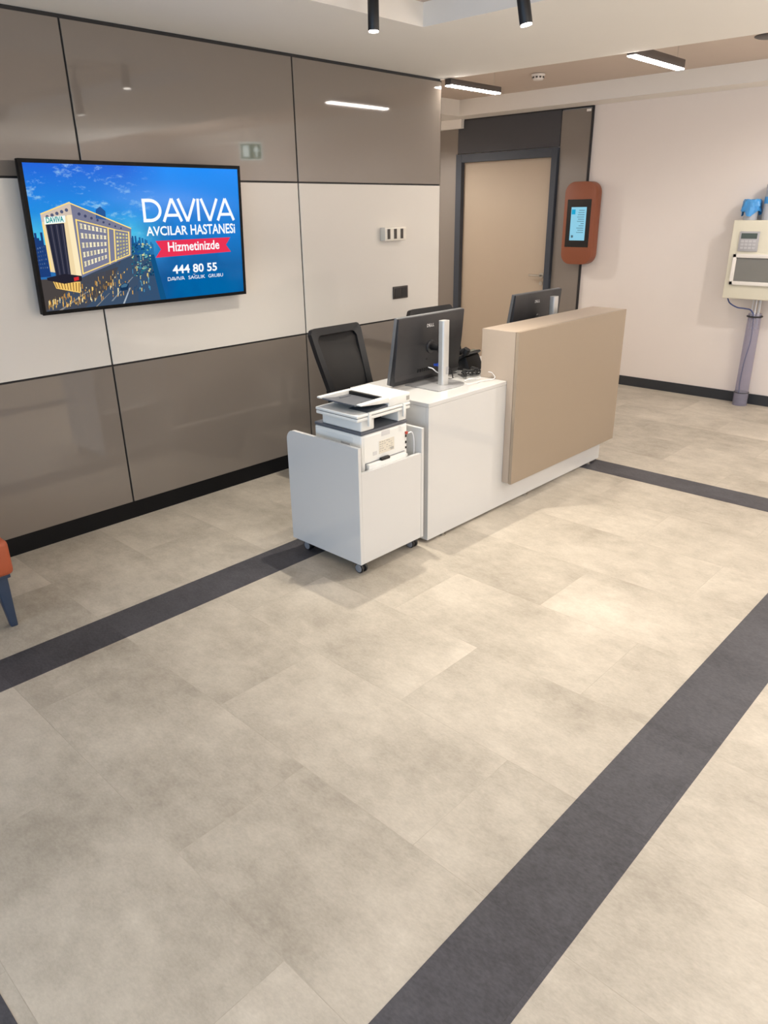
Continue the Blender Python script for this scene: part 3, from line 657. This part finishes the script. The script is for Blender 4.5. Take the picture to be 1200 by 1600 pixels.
# ------------------------------------------------------------------ monitors
def monitor(label, loc, rz, raise_=0.0, cx_=0.0):
    t = thing('computer_monitor', label, 'monitor', loc, rz, 'monitors on the reception desk')
    # base plate: rounded, tapering to the front
    pts = [(-0.135, -0.080), (0.0, -0.088), (0.07, -0.083), (0.105, -0.06), (0.118, -0.01), (0.12, 0.15), (-0.135, 0.15)]
    MB().prism([(x, y, 0) for x, y in pts], (0, 0, 0.0055), 0.0015, 2).build('base_plate', 'silverplate', t)
    H_ = 0.335+raise_
    col = [(0.027*math.cos(a)*(1 if abs(math.cos(a)) < .7 else 1), 0.022*math.sin(a)) for a in [k*PI/12 for k in range(24)]]
    col = [(max(-0.0255, min(0.0255, x*1.12)), max(-0.0205, min(0.0205, y*1.12))) for x, y in col]
    cl = MB().prism([(x, y, 0.0055) for x, y in col], (0, 0, H_-0.0055), 0.001, 1).build('stand_column', 'silver', t)
    MB().box((-0.004, -0.0215, 0.06), (0.018, -0.0195, 0.10), 0.004).build('cable_slot', 'silverplate', cl)
    rz_ = raise_
    # panel, leaning back: local frame u (x), s up the panel, n out of the rear (-y)
    tilt = math.radians(9.5)
    B = Matrix.Translation((cx_, 0.165, 0.014+rz_)) @ Matrix.Rotation(tilt, 4, 'X')
    hw, ph = 0.268, 0.350
    fm = MB().box((-hw, -0.004, 0), (hw, 0.016, ph), 0.003, 2, B).build('front_frame', 'monedge', t)
    MB().box((-hw+0.006, 0.0155, 0.012), (hw-0.006, 0.0175, ph-0.006), 0, 1, B).build('screen', 'screen', fm)
    sh = MB()
    prof = [(-0.004, 0.0), (-0.030, 0.003), (-0.038, 0.03), (-0.031, 0.05), (-0.026, 0.20), (-0.014, ph-0.002), (-0.004, ph)]
    sh.prism([(-hw+0.002, y, z) for y, z in prof], (2*hw-0.004, 0, 0), 0.002, 2, B)
    s_ = sh.build('rear_shell', 'monitor', t)
    # stand hub
    hub = B @ Vector((0.03, -0.028, 0.185))
    a = MB().cyl(B @ Vector((0.0, -0.024, 0.182)), B @ Vector((0.0, -0.036, 0.182)), 0.036, 0.033, 28, 0.002).build('hub_ring', 'monitor', t)
    MB().cyl((0.0, 0.018, 0.19+rz_), B @ Vector((0.0, -0.0365, 0.182)), 0.013, 0.018, 16).box((-0.018, 0.0, 0.17+rz_), (0.018, 0.028, 0.215+rz_), 0.004).build('arm', 'printblack', t)
    # ports row and logo
    p = MB()
    for k in range(7): p.box((-0.085+k*0.017, -0.0345, 0.052), (-0.075+k*0.017, -0.030, 0.070), 0, 1, B)
    p.build('ports', 'printblack', s_, smooth=False)
    MB().cyl(B @ Vector((-0.02, -0.029, 0.115)), B @ Vector((-0.02, -0.0315, 0.115)), 0.006, seg=12).build('screw_hole', 'printblack', s_)
    lg = bmesh.new()
    def letter(ch, x0, x1, z0, z1, rot=0.0):
        vs, fs = text_mesh(ch, x0, z0, x1, z1, 0.02); cx, cz = (x0+x1)/2, (z0+z1)/2
        # rear face slopes between (-0.026, .20) and (-0.014, ph-.002)
        V = []
        for a_, b_ in vs:
            dx, dz = a_-cx, b_-cz; a_, b_ = cx+dx*math.cos(rot)-dz*math.sin(rot), cz+dx*math.sin(rot)+dz*math.cos(rot)
            yy = -0.026+(b_-0.20)/(ph-0.202)*0.012-0.0008
            V.append(lg.verts.new(B @ Vector((a_, yy, b_))))
        for f in fs: lg.faces.new([V[i] for i in f])
    x = -0.043; z0, z1 = 0.286, 0.303
    letter('D', x, x+0.015, z0, z1); letter('E', x+0.017, x+0.030, z0, z1, 0.6); letter('L', x+0.034, x+0.045, z0, z1); letter('L', x+0.047, x+0.058, z0, z1)
    mb = MB(); mb.bm.free(); mb.bm = lg; mb.build('logo_lettering', 'logo', s_, smooth=False)
    return t
monitor('black desktop monitor on silver stand beside the printer', (2.982, 2.403, 0.7375), 0.0, 0.0, 0.024)
monitor('black desktop monitor partly hidden behind the raised beige counter', (4.160, 2.475, 0.7375), 0.0, 0.012, -0.02)
# monitor leads, lying clear of each other
c = MB().tube(bez([(2.955, 2.484, 0.826), (2.965, 2.462, 0.820), (2.985, 2.448, 0.80), (3.06, 2.455, 0.770), (3.125, 2.47, 0.7450), (3.16, 2.472, 0.7440)], 8), 0.0030).build('monitor_cable', 'whitecable'); tag(c, 'white cable leaving the near monitor above its silver foot', 'cable')
c = thing('video_cable', 'dark video cable with blue plug at the near monitor ports', 'cable', (3.00, 2.484, 0.832))
MB().tube(bez([(0.012, -0.012, 0), (0.06, -0.036, -0.008), (0.10, -0.042, -0.04), (0.118, -0.038, -0.080), (0.128, -0.030, -0.0830)], 8), 0.0035).build('lead', 'blackcable', c)
MB().cyl((0, 0, 0), (0.014, -0.014, 0), 0.007, seg=14, bev=0.002).cyl((0.012, -0.012, 0), (0.024, -0.024, 0), 0.0095, seg=14, bev=0.002).build('plug', 'blueplug', c)
c = MB().tube(bez([(3.262, 2.315, 0.7755), (3.27, 2.295, 0.7705), (3.26, 2.270, 0.7470), (3.20, 2.285, 0.7430), (3.15, 2.295, 0.7425), (3.125, 2.285, 0.7425)], 8), 0.0020).build('thin_cable', 'whitecable'); tag(c, 'thin white cable lying along the desk edge by the telephone', 'cable')

# ------------------------------------------------------------------ telephone
def phone():
    t = thing('desk_telephone', 'black desk telephone behind the near monitor beside the beige counter', 'telephone', (3.412, 2.592, 0.7375), 0.12)
    # wedge facing +y (staff); back towards the counter side
    body = [(-0.09, 0.09, 0.012), (-0.09, 0.10, 0.020), (-0.09, -0.045, 0.100), (-0.09, -0.06, 0.092), (-0.09, 0.05, 0.012)]
    MB().prism(body, (0.18, 0, 0), 0.004, 2).build('body', 'printblack', t)
    MB().prism([(-0.075, -0.085, 0.0), (-0.075, 0.02, 0.0), (-0.075, 0.02, 0.045), (-0.075, -0.035, 0.080), (-0.075, -0.050, 0.078)], (0.15, 0, 0), 0.004, 2).box((-0.07, -0.08, 0.0), (0.07, 0.09, 0.012), 0.004).build('stand', 'printblack', t)
    hs = MB().tube(bez([(-0.075, 0.085, 0.048), (-0.075, 0.06, 0.066), (-0.075, -0.01, 0.104), (-0.075, -0.055, 0.124)], 6), 0.014, 12)
    hs.cyl((-0.075, 0.088, 0.026), (-0.075, 0.074, 0.052), 0.024, 0.02, 18, 0.004).cyl((-0.075, -0.045, 0.098), (-0.075, -0.060, 0.128), 0.024, 0.02, 18, 0.004)
    hs.build('handset', 'chair', t)
    k = MB()
    for i in range(4):
        for j in range(3):
            y = 0.07-i*0.022; x = -0.005+j*0.024; z = 0.0365+i*0.0122
            k.box((x, y, z), (x+0.016, y+0.014, z+0.008), 0.002)
    k.build('keypad', 'socketdark', t)
    MB().box((0.0, -0.04, 0.098), (0.075, -0.01, 0.1035), 0, 1, Matrix.Translation((0, 0, -0.004))).build('display', 'lcd', t)
    pts = []
    for i in range(120):
        a = i*0.55; s = i/119
        pts.append((-0.095-0.012*math.sin(s*PI)+0.007*math.cos(a), -0.03+0.10*s, 0.018+0.03*math.sin(s*PI)+0.007*math.sin(a)+0.006*(1-s)))
    MB().tube(pts, 0.0022, 6).build('coiled_cord', 'blackcable', t)
phone()
random.seed(21)
heap = []
for k in range(46):
    u = k/45; a = k*1.9
    heap.append((3.190+0.15*u+0.035*math.cos(a), 2.431+0.034*math.sin(a*1.13)+0.010*math.sin(u*9), 0.7425+0.003+(0.030*(0.5+0.5*math.sin(a*0.77)))*(0.3+math.sin(PI*u))*0.9))
tag(MB().tube(bez(heap, 5), 0.0024, 6).build('cable_heap', 'blackcable'), 'heap of tangled black cable under the telephone beside the counter', 'cable')
tag(MB().tube(bez([(3.115, 2.365, 0.7450), (3.15, 2.352, 0.751), (3.19, 2.340, 0.7450), (3.225, 2.336, 0.7445)], 8), 0.0024).build('desk_cable', 'whitecable'), 'short white cable in front of the tangled black cables', 'cable')

# ------------------------------------------------------------------ office chairs (face the desk, -y)
def chair(label, loc, rz):
    t = thing('office_chair', label, 'chair', loc, rz, 'mesh-back office chairs behind the desk')
    # backrest local frame: lower centre at (0, .17, .56), leaning back
    B = Matrix.Translation((0, 0.16, 0.475)) @ Matrix.Rotation(math.radians(-15), 4, 'X')
    def outline(inset, flare=0.0):
        # (x, z, y-offset), going round
        w0, w1, h = 0.160-inset, 0.198-inset, 0.52-inset
        z0 = inset; r = 0.03
        pts = [(-w0+0.02, z0), (w0-0.02, z0), (w0, z0+0.03), (w0+0.013, 0.16), (w1-0.008, 0.36), (w1, h-r), (w1-r*0.5, h-r*0.2), (w1-r, h), (-w1+r, h), (-w1+r*0.5, h-r*0.2), (-w1, h-r), (-w1+0.008, 0.36), (-w0-0.013, 0.16), (-w0, z0+0.03)]
        return pts
    def yof(z): return -0.035*math.sin(min(1, max(0, z/0.4))*PI)     # lumbar curve towards the sitter
    o_, i_ = outline(0.0), outline(0.042)
    fr = bmesh.new(); n = len(o_); R = []
    for (ax, az), (bx_, bz_) in zip(o_, i_):
        if az < 0.1: bz_ = az+0.16 if az < 0.02 else max(bz_, az+0.13); 
        R.append([fr.verts.new(B @ Vector((ax, yof(az)-0.016, az))), fr.verts.new(B @ Vector((ax, yof(az)+0.016, az))),
                  fr.verts.new(B @ Vector((bx_, yof(bz_)+0.012, bz_))), fr.verts.new(B @ Vector((bx_, yof(bz_)-0.012, bz_)))])
    for k in range(n):
        a, b = R[k], R[(k+1) % n]
        for j in range(4): fr.faces.new((a[j], a[(j+1) % 4], b[(j+1) % 4], b[j]))
    bmesh.ops.recalc_face_normals(fr, faces=fr.faces)
    mb = MB(); mb.bm.free(); mb.bm = fr
    bk = mb.build('backrest_frame', 'chair', t)
    ms = bmesh.new(); rows = []
    for k in range(17):
        z = 0.10+k*(0.50-0.10)/16; hw = 0.142+0.036*(z-0.10)/0.40
        rows.append([ms.verts.new(B @ Vector((hw*u, yof(z)+0.02*(1-u*u), z))) for u in (-1, -0.5, 0, 0.5, 1)])
    for a, b in zip(rows, rows[1:]):
        for j in range(4): ms.faces.new((a[j], a[j+1], b[j+1], b[j]))
    mb = MB(); mb.bm.free(); mb.bm = ms; mb.build('backrest_mesh', 'mesh', t)
    MB().prism([(-0.135, 0.030, 0.06), (0.135, 0.030, 0.06), (0.13, 0.030, 0.165), (0.0, 0.030, 0.195), (-0.13, 0.030, 0.165)], (0, 0.012, 0), 0.004, 2, B).build('lumbar_support', 'chair', t)
    # seat, mechanism, base
    MB().box((-0.235, -0.33, 0.43), (0.235, 0.14, 0.50), 0.03, 4).build('seat', 'fabric', t)
    MB().tube(bez([(0, 0.02, 0.415), (0, 0.15, 0.42), (0, 0.225, 0.48), (0, 0.235, 0.60)], 6), 0.022, 10).box((-0.10, -0.18, 0.405), (0.10, 0.08, 0.432), 0.01).build('back_bracket', 'chair', t)
    MB().cyl((0, -0.07, 0.10), (0, -0.07, 0.30), 0.028, seg=20).cyl((0, -0.07, 0.28), (0, -0.07, 0.41), 0.016, seg=16).build('gas_lift', 'chair', t)
    for k in range(5):
        a = k*2*PI/5+0.3; d = Vector((math.cos(a), math.sin(a), 0)); c = Vector((0, -0.07, 0))
        s = MB().tube([c+d*0.02+Vector((0, 0, 0.105)), c+d*0.16+Vector((0, 0, 0.095)), c+d*0.27+Vector((0, 0, 0.075))], 0.019, 10).build('base_spoke', 'chair', t)
        q = c+d*0.265; nrm = Vector((-d.y, d.x, 0))
        MB().cyl(q+nrm*0.006+Vector((0, 0, 0.028)), q+nrm*0.022+Vector((0, 0, 0.028)), 0.028, seg=20).cyl(q-nrm*0.022+Vector((0, 0, 0.028)), q-nrm*0.006+Vector((0, 0, 0.028)), 0.028, seg=20).cyl(q+Vector((0, 0, 0.03)), q+Vector((0, 0, 0.075)), 0.007, seg=10).build('caster', 'printblack', s)
    return t
ch = chair('black mesh-back office chair standing behind the printer, left of the near monitor', (2.950, 2.905, 0), 0.0)
c2 = copy_tree(ch); c2.location = (3.69, 2.80, 0); c2.rotation_euler = (0, 0, -0.04); c2.scale = (1.04, 1.04, 1.04)
c2['label'] = 'black office chair almost hidden behind the near monitor'

# ------------------------------------------------------------------ rust bench at the left edge
def bench():
    t = thing('upholstered_bench', 'rust orange upholstered seat with navy tapered legs by the left wall', 'bench', (0.884, 2.925, 0))
    MB().box((-0.75, 0.0, 0.248), (0.0, 0.56, 0.400), 0.022, 4).build('cushion', 'rust', t)
    MB().box((-0.735, 0.018, 0.232), (-0.015, 0.542, 0.250), 0.003).build('seat_rail', 'navy', t)
    for x, sx in ((-0.050, 1), (-0.70, -1)):
        for y, sy in ((0.055, -1), (0.50, 1)):
            mb = MB(); a = 0.026; b = 0.014; dx, dy = 0.014*sx, 0.0*sy
            t0 = bmesh.new()
            lo = [t0.verts.new((x+dx+b*i, y+dy+b*j-0.025*0, 0)) for i, j in ((-1, -1), (1, -1), (1, 1), (-1, 1))]
            hi = [t0.verts.new((x+a*i, y+a*j, 0.234)) for i, j in ((-1, -1), (1, -1), (1, 1), (-1, 1))]
            t0.faces.new(lo[::-1]); t0.faces.new(hi)
            for k in range(4): t0.faces.new((lo[k], lo[(k+1) % 4], hi[(k+1) % 4], hi[k]))
            bmesh.ops.bevel(t0, geom=t0.edges[:], offset=0.005, segments=3, profile=0.5, affect='EDGES')
            mb._merge(t0); mb.build('leg', 'navy', t)
bench()

# ------------------------------------------------------------------ check-in kiosk on the wall
def kiosk():
    t = thing('queue_kiosk', 'rust-coloured wall-mounted queue ticket kiosk with lit touch screen', 'kiosk', (XB-0.027, 3.694, 1.094))
    w_, h_, r = 0.158, 0.715, 0.095
    def rr(w_, h_, r, x, z0):
        p = []
        for cx, cz, a0 in ((w_-r, h_-r, 0), (-w_+r, h_-r, PI/2), (-w_+r, r, PI), (w_-r, r, 3*PI/2)):
            for k in range(9):
                a = a0+k*PI/16; p.append((x, cx+r*math.cos(a), z0+cz+r*math.sin(a)))
        return p
    MB().prism(rr(w_, h_, r, -0.105, 0), (0.105, 0, 0), 0.004, 2).build('housing', 'kiosk', t)
    MB().box((-0.1075, -0.120, 0.153), (-0.104, 0.124, 0.566), 0.001, 1).build('screen_glass', 'screen', t, smooth=False)
    d = MB().box((-0.1085, -0.078, 0.212), (-0.107, 0.078, 0.500)).build('display', 'kioskscreen', t, smooth=False)
    MB().box((-0.1092, 0.034, 0.438), (-0.1083, 0.072, 0.480)).build('app_icon', 'kioskcyan', d, smooth=False)
    ln = MB(); random.seed(5)
    for k in range(11):
        z = 0.470-k*0.019; l = 0.03+0.045*random.random(); ln.box((-0.1090, -0.060, z), (-0.1083, -0.060+l, z+0.0045))
    MB().box((-0.1090, 0.040, 0.235), (-0.1083, 0.062, 0.257)).build('small_icon', 'kioskline', d, smooth=False)
    ln.build('text_lines', 'kioskline', d, smooth=False)
kiosk()

# ------------------------------------------------------------------ control box, pipes and tube on the back wall
def control_box():
    t = thing('control_box', 'cream wall-mounted control cabinet with keypad at the right edge', 'control cabinet', (XB, 2.283, 0.880))
    MB().box((-0.165, -0.50, 0), (0, 0.0, 0.60), 0.006, 3).build('cabinet', 'cream', t)
    kp = MB().box((-0.176, -0.215, 0.368), (-0.164, -0.064, 0.518), 0.004).build('keypad', 'keypad', t)
    MB().box((-0.1775, -0.200, 0.464), (-0.1755, -0.078, 0.505), 0.001, 1).build('display', 'lcd', kp)
    b = MB()
    for i in range(3):
        for j in range(4): b.box((-0.178, -0.105-j*0.03, 0.386+i*0.025), (-0.1755, -0.083-j*0.03, 0.402+i*0.025), 0.001, 1)
    b.build('buttons', 'buttongrey', kp)
    f = MB(); y0, y1, z0, z1 = -0.46, -0.040, 0.110, 0.348
    for lo, hi in (((y0, z0), (y1, z0+0.028)), ((y0, z1-0.028), (y1, z1)), ((y0, z0), (y0+0.028, z1)), ((y1-0.028, z0), (y1, z1))):
        f.box((-0.182, lo[0], lo[1]), (-0.163, hi[0], hi[1]), 0.003, 2)
    fo = f.build('window_frame', 'trimwhite', t)
    MB().box((-0.170, y0+0.02, z0+0.02), (-0.166, y1-0.02, z1-0.02)).build('window', 'greyglass', fo, smooth=False)
control_box()
p = thing('wrapped_pipe', 'short pipe stub with blue plastic wrapping on top of the control cabinet', 'pipe', (6.595, 2.195, 1.480))
MB().cyl((0, 0, 0), (0, 0, 0.10), 0.052, seg=28).build('pipe', 'pipe', p)
rag = bmesh.new(); rings = []; random.seed(11)
for k, (z, r) in enumerate(((0.150, 0.030), (0.152, 0.058), (0.135, 0.066), (0.10, 0.064), (0.07, 0.068), (0.045, 0.070))):
    ring = []
    for j in range(36):
        a = 2*PI*j/36; w_ = (0.003 if k < 3 else 0.009)*math.sin(7*a+k)+0.004*random.random()
        zz = z+(0.02*math.sin(3*a+1)+0.012*random.random() if k > 3 else 0.004*math.sin(5*a))
        ring.append(rag.verts.new(((r+w_)*math.cos(a), (r+w_)*math.sin(a), zz)))
    rings.append(ring)
rag.faces.new(rings[0])
for a, b in zip(rings, rings[1:]):
    for j in range(36): rag.faces.new((a[j], a[(j+1) % 36], b[(j+1) % 36], b[j]))
bmesh.ops.recalc_face_normals(rag, faces=rag.faces)
mb = MB(); mb.bm.free(); mb.bm = rag; mb.build('plastic_wrap', 'bluewrap', p)
p = thing('wall_pipe', 'grey pipe with blue tape rising from the control cabinet at the photo edge', 'pipe', (6.60, 2.062, 1.480))
MB().cyl((0, 0, 0), (0, 0, 0.26), 0.045, seg=28).build('pipe', 'pipe', p)
MB().cyl((0, 0, 0.12), (0, 0, 0.17), 0.0465, seg=28).build('blue_tape', 'bluewrap', p)
tb = thing('cable_tube', 'clear acrylic tube standing on the floor below the control cabinet', 'tube', (6.583, 2.026, 0.0003))
def shell(z0, z1, r0, r1):
    mb = MB(); seg = 40; rings = []
    for r, z in ((r0-0.003, z0), (r0, z0), (r1, z1), (r1-0.003, z1)):
        rings.append([mb.bm.verts.new((r*math.cos(2*PI*k/seg), r*math.sin(2*PI*k/seg), z)) for k in range(seg)])
    for a, b in zip(rings, rings[1:]+rings[:1]):
        for k in range(seg): mb.bm.faces.new((a[k], a[(k+1) % seg], b[(k+1) % seg], b[k]))
    bmesh.ops.recalc_face_normals(mb.bm, faces=mb.bm.faces)
    return mb
shell(0.0, 0.765, 0.055, 0.052).build('tube_wall', 'tube', tb)
shell(0.0, 0.110, 0.0595, 0.0595).build('foot_sleeve', 'tube', tb)
rng = MB(); rng.tube([(0.0565*math.cos(a), 0.0565*math.sin(a), 0.742) for a in [k*PI/20 for k in range(41)]], 0.006, 8); rng.build('top_clamp', 'blackcable', tb)
rng = MB(); rng.tube([(0.058*math.cos(a), 0.058*math.sin(a), 0.110) for a in [k*PI/20 for k in range(41)]], 0.003, 8); rng.build('sleeve_ring', 'blackcable', tb)
for k, (x, y) in enumerate(((0.0, 0.030), (0.012, 0.012), (-0.015, 0.0), (0.012, -0.015), (-0.005, -0.030))):
    tag(MB().tube([(6.583+x, 2.026+y, 0.64), (6.583+x, 2.026+y, 0.8795)], 0.0055, 8).build('cabinet_wire', 'whitecable'),
        'white wire dropping from the cabinet into the clear tube', 'wire', 'white wires entering the clear tube')
c = MB().tube(bez([(6.54, 2.25, 0.878), (6.54, 2.225, 0.838), (6.545, 2.165, 0.808), (6.555, 2.11, 0.802), (6.56, 2.065, 0.795), (6.563, 2.040, 0.770), (6.563, 2.028, 0.72), (6.560, 2.018, 0.55), (6.563, 2.040, 0.38), (6.573, 2.050, 0.2), (6.573, 2.045, 0.10)], 8), 0.0055).build('blue_cable', 'bluecable')
tag(c, 'dark blue cable curving from the cabinet down inside the clear tube', 'cable')

# ------------------------------------------------------------------ ceiling fittings
def linear_light(label, x0, x1, y, zb, tall):
    t = thing('linear_ceiling_light', label, 'ceiling light', ((x0+x1)/2, y, zb), 0, 'linear lights on the taupe ceiling')
    h = (x1-x0)/2
    MB().box((-h, -0.028, 0.004), (h, 0.028, tall), 0.004).build('housing', 'fixture_grey', t)
    MB().box((-h+0.004, -0.026, -0.002), (h-0.004, 0.026, 0.008), 0.003).build('diffuser', 'tubeglow', t)
    for x in (-0.8*h, 0.8*h): MB().cyl((x, 0, tall-0.002), (x, 0, ZT-zb), 0.0011, seg=8).build('suspension_wire', 'steel', t)
linear_light('linear ceiling light at the end of the glossy panelled wall', 4.49, 5.085, 3.622, 2.378, 0.043)
linear_light('linear ceiling light on the taupe ceiling at the upper right', 4.625, 5.325, 2.358, 2.412, 0.055)

def spot(label, tip, aim, power, length=0.30, tint=(1.0, 0.91, 0.78)):
    """tip = centre of the lit end, aim = unit direction the spot points"""
    tip = Vector(tip); aim = Vector(aim).normalized()
    t = thing('ceiling_spotlight', label, 'spotlight', tip, 0, 'black tubular spotlights in the ceiling tray')
    R = Vector((0, 0, -1)).rotation_difference(aim).to_matrix().to_4x4()
    top = -aim*length
    MB().cyl(-aim*0.004, top, 0.0245, seg=32, bev=0.0015).build('barrel', 'fixture', t)
    MB().cyl(Vector((0, 0, 0))-aim*0.006, aim*0.0006, 0.0215, seg=32).build('lens', 'lens', t)
    zt = 2.525-tip.z
    if top.z < zt: MB().cyl(top*0.97, Vector((top.x, top.y, zt)), 0.010, seg=12).build('stem', 'fixture', t)
    MB().box((top.x-0.05, top.y-0.018, zt-0.012), (top.x+0.05, top.y+0.018, zt), 0.003).build('track_adapter', 'fixture', t)
    l = bpy.data.lights.new('spot_lamp', 'SPOT'); l.energy = power; l.spot_size = math.radians(105); l.spot_blend = 0.8; l.shadow_soft_size = 0.02; l.color = tint
    o = bpy.data.objects.new('spot_lamp', l); COL.objects.link(o); o.parent = t; o.location = aim*0.01
    o.rotation_euler = R.to_euler()
spot('upright black spotlight nearer the panelled wall', (2.700, 2.598, 2.316), (0, 0, -1), 110, 0.17)
spot('tilted black spotlight hanging right of the ceiling tray corner', (2.75, 1.842, 2.237), (0.10, -0.16, -0.98), 85, 0.20)
spot('added black spotlight over the middle of the lobby floor, out of view', (1.20, 2.35, 2.25), (0.3, -0.1, -0.95), 12, 0.20, (1.0, 0.95, 0.88))  # unseen spot, added as weak fill
spot('added black spotlight near the tray edge behind the photographer, out of view', (0.90, 0.40, 2.25), (0.2, 0.1, -0.97), 30, 0.20, (1.0, 0.96, 0.90))  # unseen spot, added to light the near floor
spot('added black spotlight in the right part of the tray, out of view', (2.70, 0.30, 2.25), (0.1, 0.0, -0.99), 46, 0.20, (1.0, 0.94, 0.86))  # unseen spot, added to light the floor and desk front
def downlight(label, x, y, zc, power):  # unseen lamps, added to brighten the corridor and the door recess
    t = thing('fill_downlight', label, 'downlight', (x, y, zc), 0, 'added fill downlights out of view')
    MB().lathe([(0.05, -0.001), (0.052, -0.004), (0.07, -0.003), (0.072, 0.0)], 36).build('trim_ring', 'trimwhite', t)
    l = bpy.data.lights.new('fill_downlight_lamp', 'SPOT'); l.energy = power; l.spot_size = math.radians(165); l.spot_blend = 0.4; l.shadow_soft_size = 0.04; l.color = (1.0, 0.97, 0.93)
    o = bpy.data.objects.new('fill_downlight_lamp', l); COL.objects.link(o); o.parent = t; o.location = (0, 0, -0.02)
downlight('added fill downlight in the raised ceiling, nearer the counter, out of view', 5.45, 0.75, ZT, 85)
downlight('added fill downlight in the raised ceiling, farther right, out of view', 5.45, -0.9, ZT, 85)
downlight('added fill downlight in the recess left of the door, out of view', 5.3, 5.55, 2.43, 90)

t = thing('smoke_detector', 'white round smoke detector on the taupe ceiling', 'smoke detector', (5.66, 3.655, ZT))
MB().lathe([(0.03, -0.004), (0.052, -0.004), (0.054, -0.012), (0.050, -0.018), (0.02, -0.018)], 32).build('base', 'detector', t)
MB().lathe([(0.046, -0.017), (0.046, -0.03), (0.036, -0.046), (0.01, -0.05)], 32).build('sensor_cap', 'detector', t)
sl = MB()
for k in range(10):
    a = k*PI/5; sl.box((-0.008, 0.044, -0.034), (0.008, 0.0475, -0.022), 0, 1, Matrix.Rotation(a, 4, 'Z'))
sl.build('vent_slots', 'socketdark', t, smooth=False)
t = thing('ceiling_speaker', 'dark round ceiling fitting at the upper right photo edge', 'ceiling fitting', (5.56, 1.90, ZT))
MB().lathe([(0.01, -0.010), (0.085, -0.010), (0.10, -0.004), (0.10, 0.0)], 36).build('grille', 'socketdark', t)

# exit sign: hangs out of view, seen mirrored in the glossy panels
t = thing('exit_sign', 'small lit running-exit sign mirrored in the glossy taupe panel', 'exit sign', (5.33, 0.367, 2.105))
t.rotation_euler = (0, 0, math.radians(127))
MB().box((-0.012, -0.12, 0), (0.012, 0.12, 0.17), 0.003).build('housing', 'signwhite', t)
for s in (-1, 1):
    g_ = MB(); x = 0.0125*s
    g_.box((min(x, x+s*0.001), -0.11, 0.01), (max(x, x+s*0.001), 0.11, 0.16)).build('sign_face', 'signgreen', t, smooth=False)
    a_ = MB(); x2 = x+0.0012*s
    a_.prism([(x2, -0.09, 0.085), (x2, -0.055, 0.14), (x2, -0.02, 0.085)], (0.0006*s, 0, 0)).box((min(x2, x2+s*0.0006), -0.065, 0.03), (max(x2, x2+s*0.0006), -0.045, 0.09))
    a_.box((min(x2, x2+s*0.0006), 0.02, 0.03), (max(x2, x2+s*0.0006), 0.085, 0.14)).build('pictogram', 'signwhite', t, smooth=False)
MB().cyl((0, -0.08, 0.17), (0, -0.08, ZT-2.105), 0.003, seg=8).cyl((0, 0.08, 0.17), (0, 0.08, ZT-2.105), 0.003, seg=8).build('hanger', 'fixture', t)
